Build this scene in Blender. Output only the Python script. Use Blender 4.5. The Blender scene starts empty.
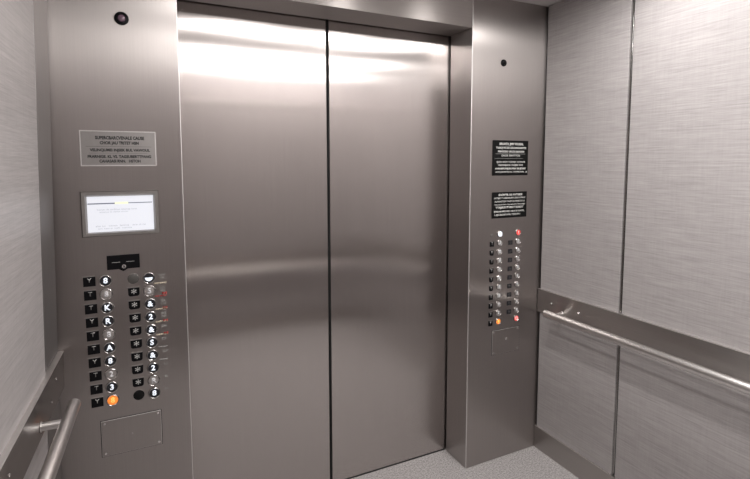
import bpy, bmesh, math
from mathutils import Vector, Matrix

C = bpy.context.scene.collection
PI = math.pi

# ------------------------------------------------------------------ helpers
def link(o, parent=None):
    C.objects.link(o)
    if parent is not None:
        o.parent = parent
    return o

def tag(o, label=None, cat=None, group=None, kind=None):
    if label: o['label'] = label
    if cat: o['category'] = cat
    if group: o['group'] = group
    if kind: o['kind'] = kind
    return o

def empty(name, loc=(0, 0, 0), **k):
    o = bpy.data.objects.new(name, None)
    o.location = loc
    o.empty_display_size = .03
    link(o)
    return tag(o, **k)

def mesh_of(bm, name, mat, smooth=False):
    bmesh.ops.recalc_face_normals(bm, faces=bm.faces[:])
    me = bpy.data.meshes.new(name)
    bm.to_mesh(me)
    bm.free()
    for m in (mat if isinstance(mat, (list, tuple)) else [mat]):
        me.materials.append(m)
    if smooth:
        sm = [p.use_smooth for p in me.polygons]
        me.set_sharp_from_angle(angle=math.radians(35))
        me.polygons.foreach_set('use_smooth', sm)
    return me

def obj(name, bm, mat, parent=None, smooth=False, loc=None):
    me = bm if isinstance(bm, bpy.types.Mesh) else mesh_of(bm, name, mat, smooth)
    o = bpy.data.objects.new(name, me)
    if loc: o.location = loc
    return link(o, parent)

def box(bm, x0, x1, y0, y1, z0, z1, bevel=0, f=None, seg=2, mi=0, bmi=-1):
    vs = [bm.verts.new((x, y, z)) for x in (x0, x1) for y in (y0, y1) for z in (z0, z1)]
    fs = [bm.faces.new([vs[i] for i in q]) for q in
          ((0, 1, 3, 2), (4, 6, 7, 5), (0, 4, 5, 1), (2, 3, 7, 6), (0, 2, 6, 4), (1, 5, 7, 3))]
    for q in fs: q.material_index = mi
    if bevel:
        es = list({e for q in fs for e in q.edges})
        r = bmesh.ops.bevel(bm, geom=es, offset=bevel, segments=seg, affect='EDGES', profile=.5, material=bmi)
        vs = list({v for v in r['verts']} | {v for v in vs if v.is_valid})
    if f:
        done = set()
        for v in vs:
            if v.is_valid and v not in done:
                v.co = f(*v.co); done.add(v)
    return bm

def B(*a, **k):
    return box(bmesh.new(), *a, **k)

def lathe(bm, prof, seg=32, axis='y', mi=0, c=(0, 0, 0)):
    """profile of (radius, out) where out is the distance in front of the panel (towards -Y)"""
    rings = []
    for r, h in prof:
        if r < 1e-6:
            rings.append([bm.verts.new((c[0], c[1] - h, c[2]))])
        else:
            rings.append([bm.verts.new((c[0] + r * math.cos(2 * PI * k / seg), c[1] - h,
                                        c[2] + r * math.sin(2 * PI * k / seg))) for k in range(seg)])
    for a, b in zip(rings, rings[1:]):
        for k in range(seg):
            k2 = (k + 1) % seg
            if len(a) == 1 and len(b) == 1: continue
            if len(a) == 1: q = bm.faces.new((a[0], b[k], b[k2]))
            elif len(b) == 1: q = bm.faces.new((a[k], b[0], a[k2]))
            else: q = bm.faces.new((a[k], b[k], b[k2], a[k2]))
            q.material_index = mi; q.smooth = True
    return bm

def tube(bm, p0, p1, r, seg=28, round_ends=True):
    p0, p1 = Vector(p0), Vector(p1)
    d = (p1 - p0); L = d.length; d.normalize()
    up = Vector((0, 0, 1)) if abs(d.z) < .9 else Vector((1, 0, 0))
    a = d.cross(up).normalized(); b = d.cross(a)
    e = .0015 if round_ends else 0
    prof = [(0, 0), (r - e, 0), (r, e), (r, L - e), (r - e, L), (0, L)] if e else [(0, 0), (r, 0), (r, L), (0, L)]
    rings = []
    for rr, t in prof:
        if rr == 0: rings.append([bm.verts.new(p0 + d * t)])
        else: rings.append([bm.verts.new(p0 + d * t + a * rr * math.cos(2 * PI * k / seg) + b * rr * math.sin(2 * PI * k / seg)) for k in range(seg)])
    for x, y in zip(rings, rings[1:]):
        for k in range(seg):
            k2 = (k + 1) % seg
            if len(x) == 1: q = bm.faces.new((x[0], y[k], y[k2]))
            elif len(y) == 1: q = bm.faces.new((x[k], y[0], x[k2]))
            else: q = bm.faces.new((x[k], y[k], y[k2], x[k2]))
            q.smooth = len(x) > 1 and len(y) > 1
    return bm

def slab(bm, pts, y0, y1, mi=0):
    """extrude an outline of (x, z) points from y0 (back) to y1 (front)"""
    a = [bm.verts.new((x, y0, z)) for x, z in pts]; b = [bm.verts.new((x, y1, z)) for x, z in pts]
    n = len(pts)
    fs = [bm.faces.new(a), bm.faces.new(b[::-1])] + [bm.faces.new((a[i], a[(i + 1) % n], b[(i + 1) % n], b[i])) for i in range(n)]
    for q in fs: q.material_index = mi

def text(bm, s, x, z, size, y, align='CENTER', width=None, offset=0.0, extrude=.0005, sx=1.0, mi=0):
    """flat lettering on a panel facing -Y, added to bm; width squeezes the line to that length"""
    cu = bpy.data.curves.new('t', 'FONT')
    cu.body = s; cu.size = size; cu.align_x = 'CENTER' if align == 'CENTER' else 'LEFT'
    cu.align_y = 'CENTER'; cu.offset = offset * size; cu.extrude = 0; cu.resolution_u = 3
    o = bpy.data.objects.new('t', cu); C.objects.link(o)
    dg = bpy.context.evaluated_depsgraph_get(); dg.update()
    me = bpy.data.meshes.new_from_object(o.evaluated_get(dg))
    xs = [v.co.x for v in me.vertices]
    if xs:
        w = max(xs) - min(xs); k = (width / w) if width else sx
        me.transform(Matrix(((k, 0, 0, x), (0, 0, 0, y), (0, 1, 0, z), (0, 0, 0, 1))))
        n0 = len(bm.faces)
        bm.from_mesh(me)
        bm.faces.ensure_lookup_table()
        for q in bm.faces[n0:]: q.material_index = mi
        if extrude:
            r = bmesh.ops.extrude_face_region(bm, geom=bm.faces[n0:])
            bmesh.ops.translate(bm, verts=[v for v in r['geom'] if isinstance(v, bmesh.types.BMVert)], vec=(0, -extrude, 0))
    bpy.data.objects.remove(o); bpy.data.curves.remove(cu); bpy.data.meshes.remove(me)
    return bm

# ------------------------------------------------------------------ materials
def newmat(name):
    m = bpy.data.materials.new(name); m.use_nodes = True
    nt = m.node_tree; b = nt.nodes['Principled BSDF']
    return m, nt, b

def setp(b, **k):
    names = dict(col='Base Color', metal='Metallic', rough='Roughness', aniso='Anisotropic', arot='Anisotropic Rotation',
                 ec='Emission Color', es='Emission Strength', coat='Coat Weight', spec='Specular IOR Level', crough='Coat Roughness')
    for a, v in k.items():
        if a in ('col', 'ec'): v = (*v, 1)
        b.inputs[names[a]].default_value = v

def brushed(name, col, rough, aniso, grain, var=.05, wave=0.0, streak=(300, 300, 3)):
    """stainless steel brushed along the direction `grain`"""
    m, nt, b = newmat(name)
    N, L = nt.nodes.new, nt.links.new
    setp(b, col=col, metal=1, rough=rough, aniso=aniso)
    tc = N('ShaderNodeTexCoord')
    mp = N('ShaderNodeMapping'); mp.inputs['Scale'].default_value = streak
    L(tc.outputs['Object'], mp.inputs['Vector'])
    nz = N('ShaderNodeTexNoise'); nz.inputs['Scale'].default_value = 1; nz.inputs['Detail'].default_value = 3
    L(mp.outputs[0], nz.inputs['Vector'])
    mr = N('ShaderNodeMapRange'); mr.inputs[1].default_value = .25; mr.inputs[2].default_value = .75
    mr.inputs[3].default_value = 1 - var; mr.inputs[4].default_value = 1 + var
    L(nz.outputs[0], mr.inputs[0])
    mx = N('ShaderNodeVectorMath'); mx.operation = 'SCALE'; mx.inputs[0].default_value = col
    L(mr.outputs[0], mx.inputs['Scale']); L(mx.outputs[0], b.inputs['Base Color'])
    ge = N('ShaderNodeNewGeometry')
    tg = N('ShaderNodeVectorMath'); tg.operation = 'CROSS_PRODUCT'
    L(ge.outputs['Normal'], tg.inputs[0]); tg.inputs[1].default_value = [g + .02 for g in grain]
    L(tg.outputs[0], b.inputs['Tangent'])
    if wave:
        n3 = N('ShaderNodeTexNoise'); n3.inputs['Scale'].default_value = 2.6; n3.inputs['Detail'].default_value = 0
        mp3 = N('ShaderNodeMapping'); mp3.inputs['Scale'].default_value = (1, 1, 1.4); L(tc.outputs['Object'], mp3.inputs[0]); L(mp3.outputs[0], n3.inputs['Vector'])
        bp = N('ShaderNodeBump'); bp.inputs['Strength'].default_value = 1; bp.inputs['Distance'].default_value = wave
        L(n3.outputs[0], bp.inputs['Height']); L(bp.outputs[0], b.inputs['Normal'])
    return m

def plain(name, col, rough=.5, metal=0, es=0, ec=None, spec=.5, coat=0, speck=0, scale=200):
    m, nt, b = newmat(name)
    setp(b, col=col, rough=rough, metal=metal, spec=spec, coat=coat)
    if es: setp(b, es=es, ec=ec or col)
    N, L = nt.nodes.new, nt.links.new
    nz = N('ShaderNodeTexNoise'); nz.inputs['Scale'].default_value = scale; nz.inputs['Detail'].default_value = 4
    tc = N('ShaderNodeTexCoord'); L(tc.outputs['Object'], nz.inputs['Vector'])
    mr = N('ShaderNodeMapRange'); mr.inputs[1].default_value = .3; mr.inputs[2].default_value = .7
    s = speck or .03
    mr.inputs[3].default_value = 1 - s; mr.inputs[4].default_value = 1 + s
    L(nz.outputs[0], mr.inputs[0])
    mx = N('ShaderNodeVectorMath'); mx.operation = 'SCALE'; mx.inputs[0].default_value = col
    L(mr.outputs[0], mx.inputs['Scale']); L(mx.outputs[0], b.inputs['Base Color'])
    return m

def laminate(name, col):
    m, nt, b = newmat(name)
    N, L = nt.nodes.new, nt.links.new
    setp(b, rough=.42, spec=.45)
    tc = N('ShaderNodeTexCoord')
    def streak(sc, det=2):
        mp = N('ShaderNodeMapping'); mp.inputs['Scale'].default_value = sc
        L(tc.outputs['Object'], mp.inputs[0])
        n = N('ShaderNodeTexNoise'); n.inputs['Scale'].default_value = 1; n.inputs['Detail'].default_value = det
        L(mp.outputs[0], n.inputs['Vector']); return n
    a = streak((14, 14, 420)); c = streak((3.5, 3.5, 150), 3); d = streak((160, 160, 12))
    s1 = N('ShaderNodeMath'); s1.operation = 'MULTIPLY_ADD'; s1.inputs[1].default_value = .8
    L(c.outputs[0], s1.inputs[0]); L(a.outputs[0], s1.inputs[2])
    s2 = N('ShaderNodeMath'); s2.operation = 'MULTIPLY_ADD'; s2.inputs[1].default_value = .3
    L(d.outputs[0], s2.inputs[0]); L(s1.outputs[0], s2.inputs[2])
    mr = N('ShaderNodeMapRange'); mr.inputs[1].default_value = .75; mr.inputs[2].default_value = 1.35
    mr.inputs[3].default_value = .82; mr.inputs[4].default_value = 1.15
    L(s2.outputs[0], mr.inputs[0])
    mx = N('ShaderNodeVectorMath'); mx.operation = 'SCALE'; mx.inputs[0].default_value = col
    L(mr.outputs[0], mx.inputs['Scale']); L(mx.outputs[0], b.inputs['Base Color'])
    bp = N('ShaderNodeBump'); bp.inputs['Strength'].default_value = .15; bp.inputs['Distance'].default_value = .001
    L(s2.outputs[0], bp.inputs['Height']); L(bp.outputs[0], b.inputs['Normal'])
    return m

def carpet(name):
    m, nt, b = newmat(name)
    N, L = nt.nodes.new, nt.links.new
    setp(b, rough=.7, spec=.3)
    tc = N('ShaderNodeTexCoord')
    n = N('ShaderNodeTexNoise'); n.inputs['Scale'].default_value = 130; n.inputs['Detail'].default_value = 3; n.inputs['Roughness'].default_value = .8
    L(tc.outputs['Object'], n.inputs['Vector'])
    cr = N('ShaderNodeValToRGB'); e = cr.color_ramp.elements
    e[0].position = .40; e[0].color = (.21, .20, .20, 1); e[1].position = .5; e[1].color = (.33, .313, .31, 1)
    x = cr.color_ramp.elements.new(.60); x.color = (.44, .425, .42, 1)
    L(n.outputs[0], cr.inputs[0]); L(cr.outputs[0], b.inputs['Base Color'])
    bp = N('ShaderNodeBump'); bp.inputs['Strength'].default_value = .3; bp.inputs['Distance'].default_value = .002
    L(n.outputs[0], bp.inputs['Height']); L(bp.outputs[0], b.inputs['Normal'])
    return m

STEEL = (.43, .40, .385)
M_DOOR = brushed('brushed steel door', (.54, .505, .49), .18, 1.0, (0, 0, 1), var=.035)
M_FRONT = brushed('brushed steel front', (.42, .39, .378), .31, .92, (0, 0, 1), var=.03)
M_HEAD = brushed('brushed steel header', STEEL, .42, .95, (1, 0, 0), var=.03, streak=(3, 300, 300))
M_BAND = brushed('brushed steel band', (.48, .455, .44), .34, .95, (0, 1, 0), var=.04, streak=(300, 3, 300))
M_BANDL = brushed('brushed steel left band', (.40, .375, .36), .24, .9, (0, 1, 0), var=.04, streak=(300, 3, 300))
M_REAR = brushed('brushed steel rear', STEEL, .34, .85, (1, 0, 0), var=.04, streak=(3, 300, 300))
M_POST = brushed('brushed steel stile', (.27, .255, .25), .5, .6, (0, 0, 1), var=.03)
M_RAIL = plain('satin steel rail', (.74, .72, .705), .31, 1, scale=60)
M_EDGE = plain('pale border and edge highlight', (.72, .70, .69), .42, .85, scale=60)  # pale tone stands in for the highlight along bevels; also the plate's light border
M_BEZEL2 = plain('frame steel', (.40, .385, .37), .34, 1, scale=60)
M_BEZEL = plain('dark chrome', (.40, .39, .38), .18, 1, scale=60)
M_CHROME = plain('chrome', (.78, .77, .76), .16, 1, scale=60)
M_PLATE = plain('engraved plate', (.38, .365, .355), .42, 1, scale=60)
M_LAM = laminate('grey linen laminate', (.345, .324, .322))
M_FLOOR = carpet('speckled floor')
M_CEIL = plain('ceiling panel', (.62, .60, .59), .5, 0)
M_DARK = plain('dark gap', (.012, .012, .012), .7)
M_BLACK = plain('black plastic', (.004, .004, .005), .35, spec=.15)
M_BLACKS = plain('black sign', (.006, .006, .006), .5, spec=.15)
M_WHITE = plain('white print', (.62, .62, .60), .6)
M_GREY = plain('grey print', (.40, .40, .39), .6)
M_INK = plain('black ink', (.03, .03, .032), .6)
M_RED = plain('red print', (.45, .04, .035), .6)
M_CREAM = plain('cream print', (.75, .66, .5), .6)
M_LENSD = plain('dark lens', (.02, .02, .024), .25, spec=.3)
M_LENSM = plain('dull metal lens', (.46, .43, .42), .38, .8)
M_LENSG = plain('pale lens', (.42, .40, .39), .35, .3)
M_LITW = plain('lit white', (.7, .74, .82), .4, es=.62, ec=(.86, .92, 1))
M_PALE = plain('pale legend', (.72, .72, .74), .4)
M_ORANGE = plain('lit orange', (.7, .22, .04), .3, es=.55, ec=(1, .27, .04))
M_ORANGE2 = plain('lit orange light', (.8, .4, .1), .3, es=1.1, ec=(1, .42, .1))
M_REDL = plain('lit red', (.6, .05, .05), .3, es=.45, ec=(1, .12, .10))
M_REDW = plain('lit red pale', (.8, .4, .4), .3, es=.9, ec=(1, .55, .5))
M_SCREEN = plain('lit screen', (.25, .26, .28), .3, es=.72, ec=(.90, .905, .97))
M_SCRBAR = plain('screen blue bar', (.06, .07, .1), .3, es=.2, ec=(.45, .5, .62))
M_SCRYEL = plain('screen yellow', (.5, .5, .3), .3, es=.75, ec=(.86, .88, .66))
M_SCRTXT = plain('screen text', (.2, .21, .23), .3, es=.42, ec=(.75, .77, .84))
M_PURPLE = plain('smoky violet lens', (.18, .11, .15), .12, spec=.9)
M_LAMP = plain('lamp glow', (1, .97, .93), .4, es=250, ec=(1, .968, .945))
M_BLANK = plain('blank disc', (.10, .095, .09), .5, .5)

# ------------------------------------------------------------------ dimensions
XR, W, H, D, ZC = 1.249, 1.696, 2.111, .182, 2.266
ZB, Z0, XG = .853, .117, .615
YR = -2.08            # rear wall
A = .045
O = Vector((-.398, 0, .874)); DS = Vector((-math.sin(A), -math.cos(A), 0)); DN = Vector((math.cos(A), -math.sin(A), 0)); DZ = Vector((.0217, 0, 1))
def LF(s, n, z):      # left wall frame: s metres back from the front wall, n out of the wall, z up
    return O + DS * s + DN * n + DZ * (z - .874)

# ------------------------------------------------------------------ setting
fl = obj('floor', B(-.62, W + .03, YR - .02, .30, -.05, 0), M_FLOOR); tag(fl, 'light grey speckled lift floor', kind='structure')
ce = obj('ceiling', B(-.62, W + .03, YR - .02, .02, ZC, ZC + .04), M_CEIL); tag(ce, 'pale ceiling of the lift car', kind='structure')

# front wall
wf = empty('wall_front', (0, 0, 0), label='brushed steel front wall around the lift doors', kind='structure')
obj('return_panel', B(-.56, 0, 0, .170, 0, ZC, bevel=.0028, bmi=1), [M_FRONT, M_EDGE], wf, True)
obj('return_panel', B(XR, W + .03, 0, .170, 0, ZC, bevel=.0028, bmi=1), [M_FRONT, M_EDGE], wf, True)
obj('header_panel', B(.0003, XR - .0003, 0, .170, H, ZC, bevel=.0018), M_HEAD, wf, True)
obj('shaft_backing', B(-.3, XR + .3, .235, .25, -.04, ZC), M_DARK, wf)

# doors
for n, (x0, x1, lab) in enumerate(((-.12, XG - .0065, 'left brushed steel sliding door leaf'), (XG + .0065, XR + .12, 'right brushed steel sliding door leaf'))):
    d = obj('door_%d' % (n + 1), B(x0, x1, D, D + .035, .006, H + .06, bevel=.0012), M_DOOR, None, True)
    tag(d, lab, kind='structure')
    e = XG - .0065 if n == 0 else XG + .0065
    obj('edge_seal', B(e if n == 0 else e - .004, e + .004 if n == 0 else e, D + .006, D + .03, .012, H + .05), M_DARK, d)
sill = obj('trim_1', B(0, XR, D - .001, D + .05, 0, .003), M_DARK); tag(sill, 'dark door sill track under the doors', kind='structure')

# right wall
wr = obj('wall_right', B(W + .012, W + .05, YR, 0, 0, ZC), M_DARK); tag(wr, 'right wall of pale grey laminate panels', kind='structure')
YJ = [-.006, -.470, -1.262, YR + .004]
for a, b in zip(YJ, YJ[1:]):
    for (z0, z1) in ((ZB - .10, ZC - .004), (Z0 - .02, ZB - .115)):
        obj('laminate_panel', B(W, W + .012, b + .0085, a - .0085 if a < -.1 else a - .006, z0, z1, bevel=.001), M_LAM, wr, True)
for y in YJ[1:3]:
    for (z0, z1) in ((ZB + .012, ZC - .004), (Z0 + .012, ZB - .13)):
        j = obj('joint_strip', B(W + .003, W + .012, y - .0032, y + .0032, z0, z1, bevel=.0008), M_BEZEL, wr)
        bm = bmesh.new(); tube(bm, (W + .002, y, z0 - .006 if z0 > .5 else z1 + .004), (W + .012, y, z0 - .006 if z0 > .5 else z1 + .004), .0035, 12); obj('screw', bm, M_CHROME, wr, True)
br = obj('baseboard_right', B(W - .006, W + .011, YR + .01, -.001, 0, Z0, bevel=.0015), M_BAND, None, True); tag(br, 'brushed steel skirting along the right wall', kind='structure')
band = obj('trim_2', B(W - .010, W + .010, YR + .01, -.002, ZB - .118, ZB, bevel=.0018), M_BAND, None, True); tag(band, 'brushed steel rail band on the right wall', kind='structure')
obj('edge_highlight', B(W - .0112, W - .0002, YR + .012, -.0025, ZB - .0004, ZB + .0022, bevel=.0008), M_RAIL, band)  # added bright strip: paints the light caught by the band's top edge
obj('edge_highlight', B(W - .0072, W - .0002, YR + .012, -.0015, Z0 - .0004, Z0 + .0018, bevel=.0006), M_RAIL, br)  # same painted highlight along the skirting top
for y, z in ((-.098, .800), (-.262, .797), (-1.05, .797), (-1.22, .797)):
    bm = bmesh.new(); tube(bm, (W - .0125, y, z), (W - .009, y, z), .0055, 16); tube(bm, (W - .0140, y, z), (W - .0124, y, z), .0030, 12)
    obj('bolt', bm, M_CHROME, band, True)

# left wall (leans and opens outwards slightly towards the back)
def LB(s0, s1, n0, n1, z0, z1, bevel=0):
    return B(s0, s1, n0, n1, z0, z1, bevel=bevel, f=lambda s, n, z: LF(s, n, z))
SL = 2.07
wl = obj('wall_left', LB(.006, SL, -.05, -.010, 0, ZC - .002), M_DARK); tag(wl, 'left wall of grey laminate panels with steel corner stile', kind='structure')
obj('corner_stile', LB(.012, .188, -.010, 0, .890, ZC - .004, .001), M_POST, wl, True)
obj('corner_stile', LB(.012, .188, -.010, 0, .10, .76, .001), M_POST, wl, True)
for a, b in ((.202, 1.20), (1.213, SL - .01)):
    for (z0, z1) in ((.78, ZC - .004), (Z0 - .02, .755)):
        obj('laminate_panel', LB(a, b, -.010, .002, z0, z1, .001), M_LAM, wl, True)
obj('joint_strip', LB(1.2020, 1.2110, -.010, -.002, .9, ZC - .004), M_CHROME, wl)
bl = obj('baseboard_left', LB(.003, SL - .01, -.010, .008, .002, Z0, .0015), M_BAND, None, True); tag(bl, 'brushed steel skirting along the left wall', kind='structure')
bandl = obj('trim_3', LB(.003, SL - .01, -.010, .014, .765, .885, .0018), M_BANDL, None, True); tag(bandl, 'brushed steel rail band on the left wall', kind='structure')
obj('edge_highlight', LB(.004, SL - .012, -.006, .0155, .8848, .8878, .0008), M_RAIL, bandl)  # added strip for the bright highlight on the left band's top edge
for s, z in ((.13, .845), (.20, .805), (.62, .84), (1.3, .84)):
    bm = bmesh.new(); tube(bm, LF(s, .0135, z), LF(s, .0165, z), .0045, 16); obj('bolt', bm, M_CHROME, bandl, True)

# rear wall, behind the camera: seen in the steel only
wb = obj('wall_rear', B(-.60, W + .03, YR - .06, YR - .012, 0, ZC), M_DARK); tag(wb, 'rear wall of grey laminate panels behind the viewer', kind='structure')
for a, b in ((-.55, .22), (.233, .96), (.973, W - .004)):
    for (z0, z1) in ((.60, ZC - .004), (Z0 - .02, .585)):
        obj('laminate_panel', B(a, b, YR - .012, YR, z0, z1, bevel=.001), M_LAM, wb, True)
obj('top_trim', B(-.5, W - .01, YR - .004, YR + .010, 2.005, 2.03, bevel=.002), M_RAIL, wb)
bb = obj('baseboard_rear', B(-.5, W - .01, YR - .011, YR + .006, 0, Z0, bevel=.0015), M_REAR, None, True); tag(bb, 'brushed steel skirting along the rear wall', kind='structure')
bandr = obj('trim_4', B(-.48, W - .012, YR - .011, YR + .010, .58, .695, bevel=.0018), M_REAR, None, True); tag(bandr, 'brushed steel rail band on the rear wall', kind='structure')

# ------------------------------------------------------------------ handrails
def handrail(label, p0, p1, posts, wall_dir, base_n, r=.0188, pr=.0095):
    """p0..p1 rail axis; posts: points on the axis; wall_dir: unit vector to the wall; base_n distance axis -> band"""
    mid = Vector(p0)
    t = empty('handrail', mid, label=label, cat='handrail')
    def rel(v): return Vector(v) - mid
    bm = bmesh.new(); tube(bm, rel(p0), rel(p1), r, 36); obj('bar', bm, M_RAIL, t, True)
    for q in posts:
        q = Vector(q)
        bm = bmesh.new(); tube(bm, rel(q + wall_dir * (r * .6)), rel(q + wall_dir * base_n), pr, 20, False); obj('bracket', bm, M_RAIL, t, True)
        bm = bmesh.new(); tube(bm, rel(q + wall_dir * (base_n - .003)), rel(q + wall_dir * base_n), pr + .003, 24); obj('bracket_flange', bm, M_RAIL, t, True)
    return t
RZ, RN = .766, .078
handrail('round steel handrail along the right wall', (W - RN, -.125, RZ), (W - RN, -1.95, RZ),
         [(W - RN, y, RZ) for y in (-.165, -1.12, -1.85)], Vector((1, 0, 0)), RN - .0100, r=.0188)
pl = lambda s: LF(s, .075, .80)
handrail('round steel handrail along the left wall', pl(.228), pl(1.90), [pl(s) for s in (.338, 1.15, 1.8)], -DN, .075 - .0140, r=.0170, pr=.0112)
handrail('round steel handrail on the rear wall', (-.36, YR + .078, .575), (W - .14, YR + .078, .575),
         [(x, YR + .078, .575) for x in (-.2, .62, 1.45)], Vector((0, -1, 0)), .078 - .010)

# ------------------------------------------------------------------ fittings on the front wall
# round lens units near the top
def dome(x, z, label, inner, R):
    t = empty('indicator_lens', (x, 0, z), label=label, cat='lens')
    bm = bmesh.new(); lathe(bm, [(0, -.001), (R, -.001), (R, .002), (R * .94, .0045), (R * .6, .0055), (R * .56, .003), (0, .003)], 36); obj('bezel', bm, M_BLACK, t, True)
    bm = bmesh.new(); lathe(bm, [(R * .54, .003), (R * .50, .0065), (R * .35, .0085), (0, .0095)], 28); obj('lens', bm, inner, t, True)
dome(-.1714, 1.9733, 'round black camera eye with violet lens, upper left of the doors', M_PURPLE, .0215)
dome(1.4324, 1.9696, 'small plain black eye, upper right of the doors', M_BLACK, .0165)

# engraved plate, left
x0, x1, z0, z1 = -.308, -.083, 1.4905, 1.606
t = empty('engraved_plate', ((x0 + x1) / 2, 0, z0), label='silver engraved text plate above the small screen', cat='sign')
cx, cz = (x0 + x1) / 2, z0
bm = B(x0 - cx, x1 - cx, -.0022, .001, 0, z1 - z0, bevel=.0008); obj('plate', bm, M_PLATE, t, True)
bm = bmesh.new(); w = (x1 - x0) / 2; h = z1 - z0
for a in ((-w, w, 0, .003), (-w, w, h - .003, h), (-w, -w + .003, .003, h - .003), (w - .003, w, .003, h - .003)):
    box(bm, a[0], a[1], -.0034, -.0021, a[2], a[3])
obj('border', bm, M_EDGE, t)
bm = bmesh.new()
for s, zz, sz, wd, xo in (('SUPERCBARCVENALE CAUSE', .092, .0125, .145, .004), ('CHOR JAU TRITET HSN', .0755, .0115, .115, .002), ('VELINQUMEI INJSEK BUL VAWOUL', .0520, .0105, .178, .004),
                          ('FRARNIGE. KL VS. TAGSUBERTTPANG', .0305, .0110, .188, .002), ('CAHASASI RNN.   HSTOH', .0155, .0110, .122, .002)):
    text(bm, s, xo, zz, sz * 1.15, -.0023, width=wd, offset=.045)
box(bm, -.096, .098, -.0026, -.0022, .0635, .0642); box(bm, -.088, .085, -.0026, -.0022, .0418, .0424)
obj('lettering', bm, M_INK, t)

# screen
x0, x1, z0, z1 = -.3145, -.081, 1.2563, 1.4075
cx = (x0 + x1) / 2; w = (x1 - x0) / 2; h = z1 - z0
t = empty('display_screen', (cx, 0, z0), label='small lit white display in a raised metal frame', cat='screen')
bm = bmesh.new(); fo, bo = .0175, .0130
def ring(w_, za, zb, y): return [bm.verts.new(p) for p in ((-w_, y, za), (w_, y, za), (w_, y, zb), (-w_, y, zb))]
r = [ring(w, 0, h, 0), ring(w, 0, h, -.007), ring(w - .003, .003, h - .003, -.010), ring(w - .0125, .0115, h - .0125, -.010), ring(w - fo, .0145, h - fo, -.004), ring(w - fo, .0145, h - fo, -.001)]
for a, b in zip(r, r[1:]):
    for k in range(4): bm.faces.new((a[k], a[(k + 1) % 4], b[(k + 1) % 4], b[k]))
obj('frame', bm, M_BEZEL2, t)
sw = w - fo
s = obj('screen', B(-sw + .0003, sw - .0003, -.002, -.0005, .0148, h - fo - .0003), M_SCREEN, t)
zl = h - fo - .026
obj('blue_bar', B(-sw + .002, -.018, -.0026, -.0020, zl, zl + .0036), M_SCRBAR, s)
obj('blue_bar', B(.022, sw - .004, -.0026, -.0020, zl + .0006, zl + .0032), M_SCRBAR, s)
obj('yellow_mark', B(-.018, .022, -.0026, -.0020, zl - .001, zl + .0055), M_SCRYEL, s)
bm = bmesh.new()
text(bm, 'Verum de sanlioen attorep lorat', -.012, zl - .0185, .0085, -.0021, width=.12)
text(bm, 'amenta lo senta sores', -.022, zl - .0265, .007, -.0021, width=.085)
obj('screen_text', bm, M_SCRTXT, s)
bm = bmesh.new()
text(bm, 'alin to   vorsn  latime   ore di na', -.002, .0345, .0085, -.0021, width=.15)
text(bm, 'an tore sali venta', -.020, .0260, .007, -.0021, width=.10)
obj('screen_text', bm, M_SCRTXT, s)

# black key switch plate
t = empty('key_switch', (-.199, 0, 1.1415), label='black key switch plate above the left button columns', cat='key switch')
bm = bmesh.new(); slab(bm, [(-.0485, 0), (-.014, 0), (0, -.008), (.014, 0), (.0505, 0), (.0505, .048), (-.0485, .048)], 0, -.004); obj('plate', bm, M_BLACK, t)
bm = B(-.034, -.009, -.0045, -.004, .0235, .0247); box(bm, .009, .034, -.0045, -.004, .0235, .0247); obj('slot_line', bm, M_GREY, t)
bm = bmesh.new(); lathe(bm, [(.0068, .004), (.0064, .0065), (.0040, .007), (.0034, .0048), (0, .0048)], 20, c=(.002, 0, .0085)); obj('lock', bm, M_CHROME, t, True)
bm = B(.0005, .0035, -.0056, -.0046, .004, .0125); obj('keyhole', bm, M_BLACK, t)

# access cover plates
def cover(x0, x1, z0, z1, label, key):
    cx = (x0 + x1) / 2; w = (x1 - x0) / 2; h = z1 - z0
    t = empty('access_cover', (cx, 0, z0), label=label, cat='access panel')
    obj('gap_frame', B(-w, w, -.0006, 0, 0, h), M_DARK, t)
    obj('plate', B(-w + .0022, w - .0022, -.0026, -.0006, .0018, h - .0018, bevel=.0013, bmi=1), [M_FRONT, M_EDGE], t, True)
    for sx in (-1, 1):
        for zz in (.012, h - .012):
            bm = bmesh.new(); lathe(bm, [(.0040, .0026), (.0036, .0042), (0, .0048)], 16, c=(sx * (w - .013), 0, zz)); obj('screw', bm, M_CHROME, t, True)
    bm = bmesh.new()
    if key: lathe(bm, [(.0062, .0026), (.0055, .0042), (.003, .0042), (.0028, .0028), (0, .0028)], 20, c=(.001, 0, h * .57)); obj('lock', bm, M_CHROME, t, True)
    else:
        lathe(bm, [(.0018, .0026), (.0015, .003), (0, .0032)], 12, c=(.001, 0, h * .5)); obj('stud', bm, M_CHROME, t, True)
cover(-.2910, -.0985, .4905, .6205, 'screwed steel cover plate below the left button columns', False)
cover(1.3935, 1.5705, .5480, .6750, 'screwed steel cover plate with lock below the right button columns', True)

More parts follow.
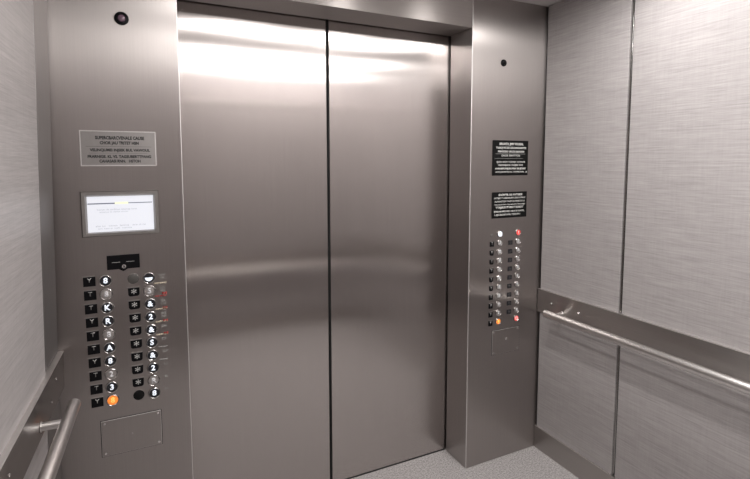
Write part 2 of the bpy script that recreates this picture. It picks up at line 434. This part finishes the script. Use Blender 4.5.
# black signs, right
def sign(x0, x1, z0, z1, lines, label):
    cx = (x0 + x1) / 2; w = (x1 - x0) / 2; h = z1 - z0
    t = empty('text_sign', (cx, 0, z0), label=label, cat='sign', group=None)
    obj('plate', B(-w, w, -.003, 0, 0, h, bevel=.0006), M_BLACKS, t, True)
    for part in ((lines[:4], lines[4:]) if len(lines) == 8 else (lines,)):
        bm = bmesh.new()
        for s_, fz, sz, fw, bold, fx in part:
            text(bm, s_, fx * w, fz * h, sz, -.0031, width=fw * 2 * w, offset=bold)
        obj('lettering', bm, M_WHITE, t)
    return t, w, h
t, w, h = sign(1.3765, 1.597, 1.4375, 1.6065, [
    ('BRUMSM, JNV VOUSAL', .895, .0150, .68, .04, .03), ('TABRUJ VIS BIBI LBRANNOUGHTEK', .785, .0135, .86, .03, .03), ('PRINCKERO GIULOB BILNGRIM', .680, .0125, .74, .03, .02),
    ('ONOB  BWTTTCN', .565, .0125, .52, .015, .0), ('EJUIOI BVUV TOEVEIJT AUVNOB', .385, .0110, .80, .012, .02), ('VBRONJUCE I NAJBR SVVI', .295, .0110, .70, .020, .0),
    ('AVANBPUVIJURUVBA BIUJOBSI', .195, .0115, .86, .035, .0), ('ACCUAVRTOI N. TOVBOVAL', .100, .0110, .82, .012, -.02)], 'black sign with eight white text lines, upper of the two')
bm = B(-w * .84, w * .82, -.0034, -.0030, h * .615, h * .622); box(bm, -w * .9, w * .7, -.0034, -.0030, h * .485, h * .490)
obj('rule', bm, M_GREY, t)
obj('logo', (lambda b: (text(b, 'A', w * .91, h * .095, .014, -.0031, offset=.03), b)[1])(bmesh.new()), M_WHITE, t)
sign(1.3788, 1.5955, 1.2310, 1.3575, [
    ('SMOVTR AB AVTBBSI', .885, .0140, .68, .035, .03), ('LCOJO.T ABBSALISTS BUI UTRLE', .765, .0110, .90, .012, .0), ('AUVOOTDV TASP LU BVJRTS LA', .635, .0110, .88, .012, .0),
    ('.VUCONAVOIO VAOVNVVO MNTABJN', .515, .0085, .90, .0, .0), ('TTAJBUU ITVMAT SOBOT', .400, .0135, .80, .035, .0), ('IJOBOBUIRUI BU ABUI B LOUTL', .250, .0110, .88, .02, -.02), ('LAJSUBOBTANU TBVUV-I', .125, .0115, .74, .015, -.12)],
     'shorter black sign with white text lines, lower of the two')

# ------------------------------------------------------------------ buttons
ORD = ['first', 'second', 'third', 'fourth', 'fifth', 'sixth', 'seventh', 'eighth', 'ninth', 'tenth', 'eleventh']
MC = {}
def cached(key, fn):
    if key not in MC: MC[key] = fn()
    return MC[key]

def m_bezel(R):
    def f():
        bm = bmesh.new(); lathe(bm, [(R, 0), (R, .0030), (R * .965, .0052), (R * .90, .0060), (R * .83, .0050), (R * .81, .0020)], 32)
        return mesh_of(bm, 'bezel', M_BEZEL, True)
    return cached(('bz', R), f)
def m_lens(R, mat):
    def f():
        bm = bmesh.new(); lathe(bm, [(R * .81, .0015), (R * .80, .0036), (R * .55, .0046), (0, .0050)], 28)
        return mesh_of(bm, 'lens', mat, True)
    return cached(('ln', R, mat.name), f)
def m_glyph(s, size, mat, bold, y=-.0052):
    def f():
        bm = bmesh.new(); text(bm, s, 0, 0, size, y, offset=bold, extrude=.0006)
        return mesh_of(bm, 'glyph', mat)
    return cached(('gl', s, size, mat.name, bold, y), f)

KIND = {  # lens, glyph material, words
    'W': (M_LENSD, M_LITW, 'white-lit'), 'D': (M_LENSM, M_PALE, 'unlit silvery'), 'O': (M_ORANGE, M_ORANGE2, 'orange-lit'),
    'R': (M_REDL, M_REDW, 'red-lit'), 'F': (M_LITW, M_LITW, 'fully white-lit'), 'G': (M_LENSG, M_PALE, 'pale silver'), 'H': (M_LENSD, M_LITW, 'half white-lit'),
}
def button(x, z, R, kind, s, label, group):
    lens, gm, _ = KIND[kind]
    t = empty('lift_button', (x, 0, z), label=label, cat='button', group=group)
    obj('bezel', m_bezel(R), None, t)
    obj('lens', m_lens(R, lens), None, t)
    if kind == 'H':
        def f():
            bm = bmesh.new(); n = 14
            pts = [(R * .62 * math.cos(PI + PI * k / n), R * .10 + R * .62 * math.sin(PI + PI * k / n)) for k in range(n + 1)]
            slab(bm, [(px, pz) for px, pz in pts], -.0044, -.0058); return mesh_of(bm, 'glyph', M_LITW)
        obj('glyph', cached('half', f), None, t)
    elif kind != 'F' and s:
        obj('glyph', m_glyph(s, R * 1.28, gm, .035 if kind in 'WDG' else .02), None, t)
    return t

def m_tag(w, h, kind, pm):
    def f():
        bm = bmesh.new()
        if kind == 'square': pts = [(-w, -h), (w, -h), (w, h), (-w, h)]
        else:
            c = h * .55; pts = [(-w, h), (-w * .97, -h + c)]
            pts += [(-w * .97 + c - c * math.cos(PI / 2 * k / 5), -h + c - c * math.sin(PI / 2 * k / 5)) for k in range(1, 6)]
            pts += [(w * .97 - c + c * math.sin(PI / 2 * k / 5), -h + c - c * math.cos(PI / 2 * k / 5)) for k in range(6)] + [(w, h)]
        slab(bm, pts, 0, -.0026)
        return mesh_of(bm, 'plaque', pm)
    return cached(('tg', w, h, kind, pm.name), f)
def m_edge(w, h):
    def f(): return mesh_of(B(-w * 1.12, w * 1.0, -.0030, 0, h + .0004, h + .0022), 'top_edge', M_PLATE)
    return cached(('ed', w, h), f)
def tagplate(x, z, w, h, kind, s, label, group, edge=True, gm=None, gs=None, dz=0, pm=None):
    t = empty('floor_plaque', (x, 0, z), label=label, cat='plaque', group=group)
    obj('plaque', m_tag(w, h, kind, pm or M_BLACK), None, t)
    if edge: obj('top_edge', m_edge(w, h), None, t)
    if s:
        g = obj('glyph', m_glyph(s, gs or h * 1.15, gm or M_GREY, .01, -.0027), None, t); g.location.z = dz
    return t

# left station ------------------------------------------------------
dz = .0464
G1, G2, G3, G4 = 'square black plaques of the left station', 'inner round buttons of the left station', 'black star plaques of the left station', 'outer round buttons of the left station'
def pos(i, n): return 'top one' if i == 0 else ('bottom one' if i == n - 1 else ORD[i] + ' from the top')
k2 = 'WDWWDWWDWO'; g2 = '88KR8A8238'
k4 = 'HDWWWWWWDW'; g4 = ' 5&2&S&2R8'
for i in range(10):
    z = 1.107 - i * dz
    x = -.3012 + i * .0006
    tagplate(x, z, .0178, .0158, 'square', 'T' if i % 3 else 'Y', 'square black plaque, far left column of left station, %s' % pos(i, 10), G1, gs=.020, dz=.004)
    x = -.2542 + i * .0005
    button(x, z - .0012, .0200, k2[i], g2[i], '%s round button, second column of left station, %s' % (KIND[k2[i]][2], pos(i, 10)), G2)
    x = -.1709 + i * .0002
    z3 = 1.1035 - i * .0462
    if i in (0, 9):
        t = empty('blank_cap', (x, 0, z3), label='dull blank disc at the %s of the plaque column with stars' % ('top' if i == 0 else 'bottom'), cat='blank cap')
        bm = bmesh.new(); lathe(bm, [(.0178, 0), (.0176, .0012), (.016, .002), (0, .0022)], 28); obj('cap', bm, M_BLANK if i == 0 else M_BLACKS, t, True)
        bm = bmesh.new(); lathe(bm, [(.0192, 0), (.0190, .0012), (.0180, .0012), (.0178, 0)], 28); obj('rim', bm, M_FRONT, t, True)
    else:
        tagplate(x, z3, .0180, .0145, 'shield', '*', 'black star plaque, third column of left station, %s' % pos(i, 10), G3, gs=.040, dz=-.006)
    x = -.1223 + i * .0003
    z4 = 1.1015 - i * .0462
    button(x, z4, .0200, k4[i], g4[i].strip(), '%s round button, rightmost column of left station, %s' % (KIND[k4[i]][2], pos(i, 10)), G4)
    # printed captions beside the last column
    words = ['LIV', 'LEV', 'GL', 'MEZ', 'CAE', 'D.', 'GP', 'LI', 'E', 'H']
    t = empty('printed_caption', (-.080, 0, z4), label='tiny printed caption right of the %s outer button' % pos(i, 10).replace(' one', ''), cat='caption', group='printed captions of the left station')
    bm = bmesh.new(); text(bm, words[i], .001, .007, 0.011, .0002, width=.018 if i < 7 else .010)
    if i < 4: text(bm, words[i][::-1], .001, -.004, 0.010, .0002, width=.017)
    obj('lettering', bm, M_GREY, t)
    if i < 7:
        bm = bmesh.new(); text(bm, ['aerswaf', 'ws-ener', 'esu7fo', 'aelr-uc', 'uesrao', 'mnoen', 'niow'][i], -.006, -.0215, 0.009, .0002, width=.040 if i < 5 else .028, offset=.03, mi=0)
        obj('underline', bm, [M_CREAM, M_RED, M_CREAM, M_CREAM, M_CREAM, M_GREY, M_GREY][i], t)
        if i in (1, 2, 3, 4):
            bm = bmesh.new(); text(bm, 'RE', .006, -.0135 if i == 1 else -.0200, 0.010, .0002, width=.016, offset=.05); obj('red_mark', bm, M_RED, t)

# right station -----------------------------------------------------
R5, R6, R7, R8 = 'narrow black plaques of the right station', 'left round buttons of the right station', 'dark plaques of the right station', 'right round buttons of the right station'
kb = 'FGGGGGGGDDO'; kd = 'RGDDDDDDDDR'
gb = ' BG8B8BB6S8'; gd = '1567869569O'
for i in range(11):
    z = 1.1540 - i * .0437
    if i == 0:
        t = empty('blank_cap', (1.383, 0, z - .006), label='small faint blank stud at the top left of the right station', cat='blank cap')
        bm = bmesh.new(); lathe(bm, [(.0085, 0), (.0083, .0012), (0, .0018)], 20); obj('cap', bm, M_PLATE, t, True)
    else:
        tagplate(1.3835, z - .004, .0115, .0125, 'shield' if i in (2, 3, 5, 6) else 'square', 'T' if i % 2 else 'Y', 'narrow black plaque, far left column of right station, %s' % pos(i - 1, 10), R5, gs=.018, dz=.003)
    button(1.4308, z, .0160, kb[i], gb[i].strip(), '%s round button, left round column of right station, %s' % (KIND[kb[i]][2], pos(i, 11)), R6)
    button(1.5460, z, .0160, kd[i], gd[i], '%s round button, right round column of right station, %s' % (KIND[kd[i]][2], pos(i, 11)), R8)
    if 1 <= i <= 9:
        tagplate(1.4985, z - .004, .0125, .0108, 'square', 'U', 'dull dark plaque between round columns, right station, %s' % pos(i - 1, 9), R7, edge=False, gm=M_BLANK, gs=.014, pm=M_LENSD)

# ------------------------------------------------------------------ ceiling lamps
LX = [.36, .87, 1.38]
LY = [-.68, -1.34, -1.93]
lampR = .050
bmR = bmesh.new()
def ceil_lathe(prof, seg=32):
    bm = bmesh.new(); rings = []
    for r, h in prof:
        rings.append([bm.verts.new((r * math.cos(2 * PI * k / seg), r * math.sin(2 * PI * k / seg), h)) for k in range(seg)] if r else [bm.verts.new((0, 0, h))])
    for a, b in zip(rings, rings[1:]):
        for k in range(seg):
            k2 = (k + 1) % seg
            if len(b) == 1: bm.faces.new((a[k], b[0], a[k2])).smooth = True
            else: bm.faces.new((a[k], b[k], b[k2], a[k2])).smooth = True
    return bm
me_rim = mesh_of(ceil_lathe([(.068, 0), (.066, -.004), (.054, -.005), (.051, -.001)]), 'rim', M_CHROME, True)
me_lamp = mesh_of(ceil_lathe([(lampR, -.002), (lampR * .6, -.003), (0, -.0032)]), 'diffuser', M_LAMP, True)
rowname = ['row nearest the doors', 'middle row', 'row by the rear wall']; colname = ['left', 'middle', 'right']
SPOT_W, SPOT_A = 0, 140
for j, y in enumerate(LY):
    for i, x in enumerate(LX):
        t = empty('ceiling_downlight', (x, y, ZC), label='round recessed ceiling downlight, %s one of the %s' % (colname[i], rowname[j]), cat='ceiling light', group='ceiling downlights')
        obj('rim', me_rim, None, t); obj('diffuser', me_lamp, None, t)
        if not SPOT_W: continue
        ld = bpy.data.lights.new('downlight_beam', 'SPOT'); ld.energy = SPOT_W; ld.spot_size = math.radians(SPOT_A); ld.spot_blend = .7
        ld.shadow_soft_size = .035; ld.color = (1, .955, .91)
        lo = bpy.data.objects.new('downlight_beam', ld); lo.location = (0, 0, -.012); link(lo, t)

# ------------------------------------------------------------------ world, camera, view
wd = bpy.data.worlds.new('World'); bpy.context.scene.world = wd; wd.use_nodes = True
wd.node_tree.nodes['Background'].inputs[0].default_value = (.02, .02, .02, 1)

cam = bpy.data.cameras.new('Camera'); co = bpy.data.objects.new('Camera', cam); C.objects.link(co)
px, py, yaw, pitch, roll, f, sh = -.141386, -1.838131, -.453684, -.0852406, -.00112155, 484.5796, -35.358
fwd = Vector((-math.sin(yaw) * math.cos(pitch), math.cos(yaw) * math.cos(pitch), math.sin(pitch)))
r_ = Vector((math.cos(yaw), math.sin(yaw), 0)); u_ = r_.cross(fwd)
r2 = r_ * math.cos(roll) + u_ * math.sin(roll); u2 = -r_ * math.sin(roll) + u_ * math.cos(roll)
co.matrix_world = Matrix(((r2.x, u2.x, -fwd.x, px), (r2.y, u2.y, -fwd.y, py), (r2.z, u2.z, -fwd.z, 1.5), (0, 0, 0, 1)))
cam.sensor_width = 36; cam.lens = f / 750 * 36; cam.shift_y = sh / 750; cam.clip_start = .01
sc = bpy.context.scene; sc.camera = co
sc.view_settings.view_transform = 'Standard'; sc.view_settings.look = 'None'; sc.view_settings.gamma = 1; sc.view_settings.use_curve_mapping = False
sc.view_settings.exposure = 0.05
sc.cycles.max_bounces = 12; sc.cycles.glossy_bounces = 8; sc.cycles.diffuse_bounces = 5
sc.cycles.caustics_reflective = True
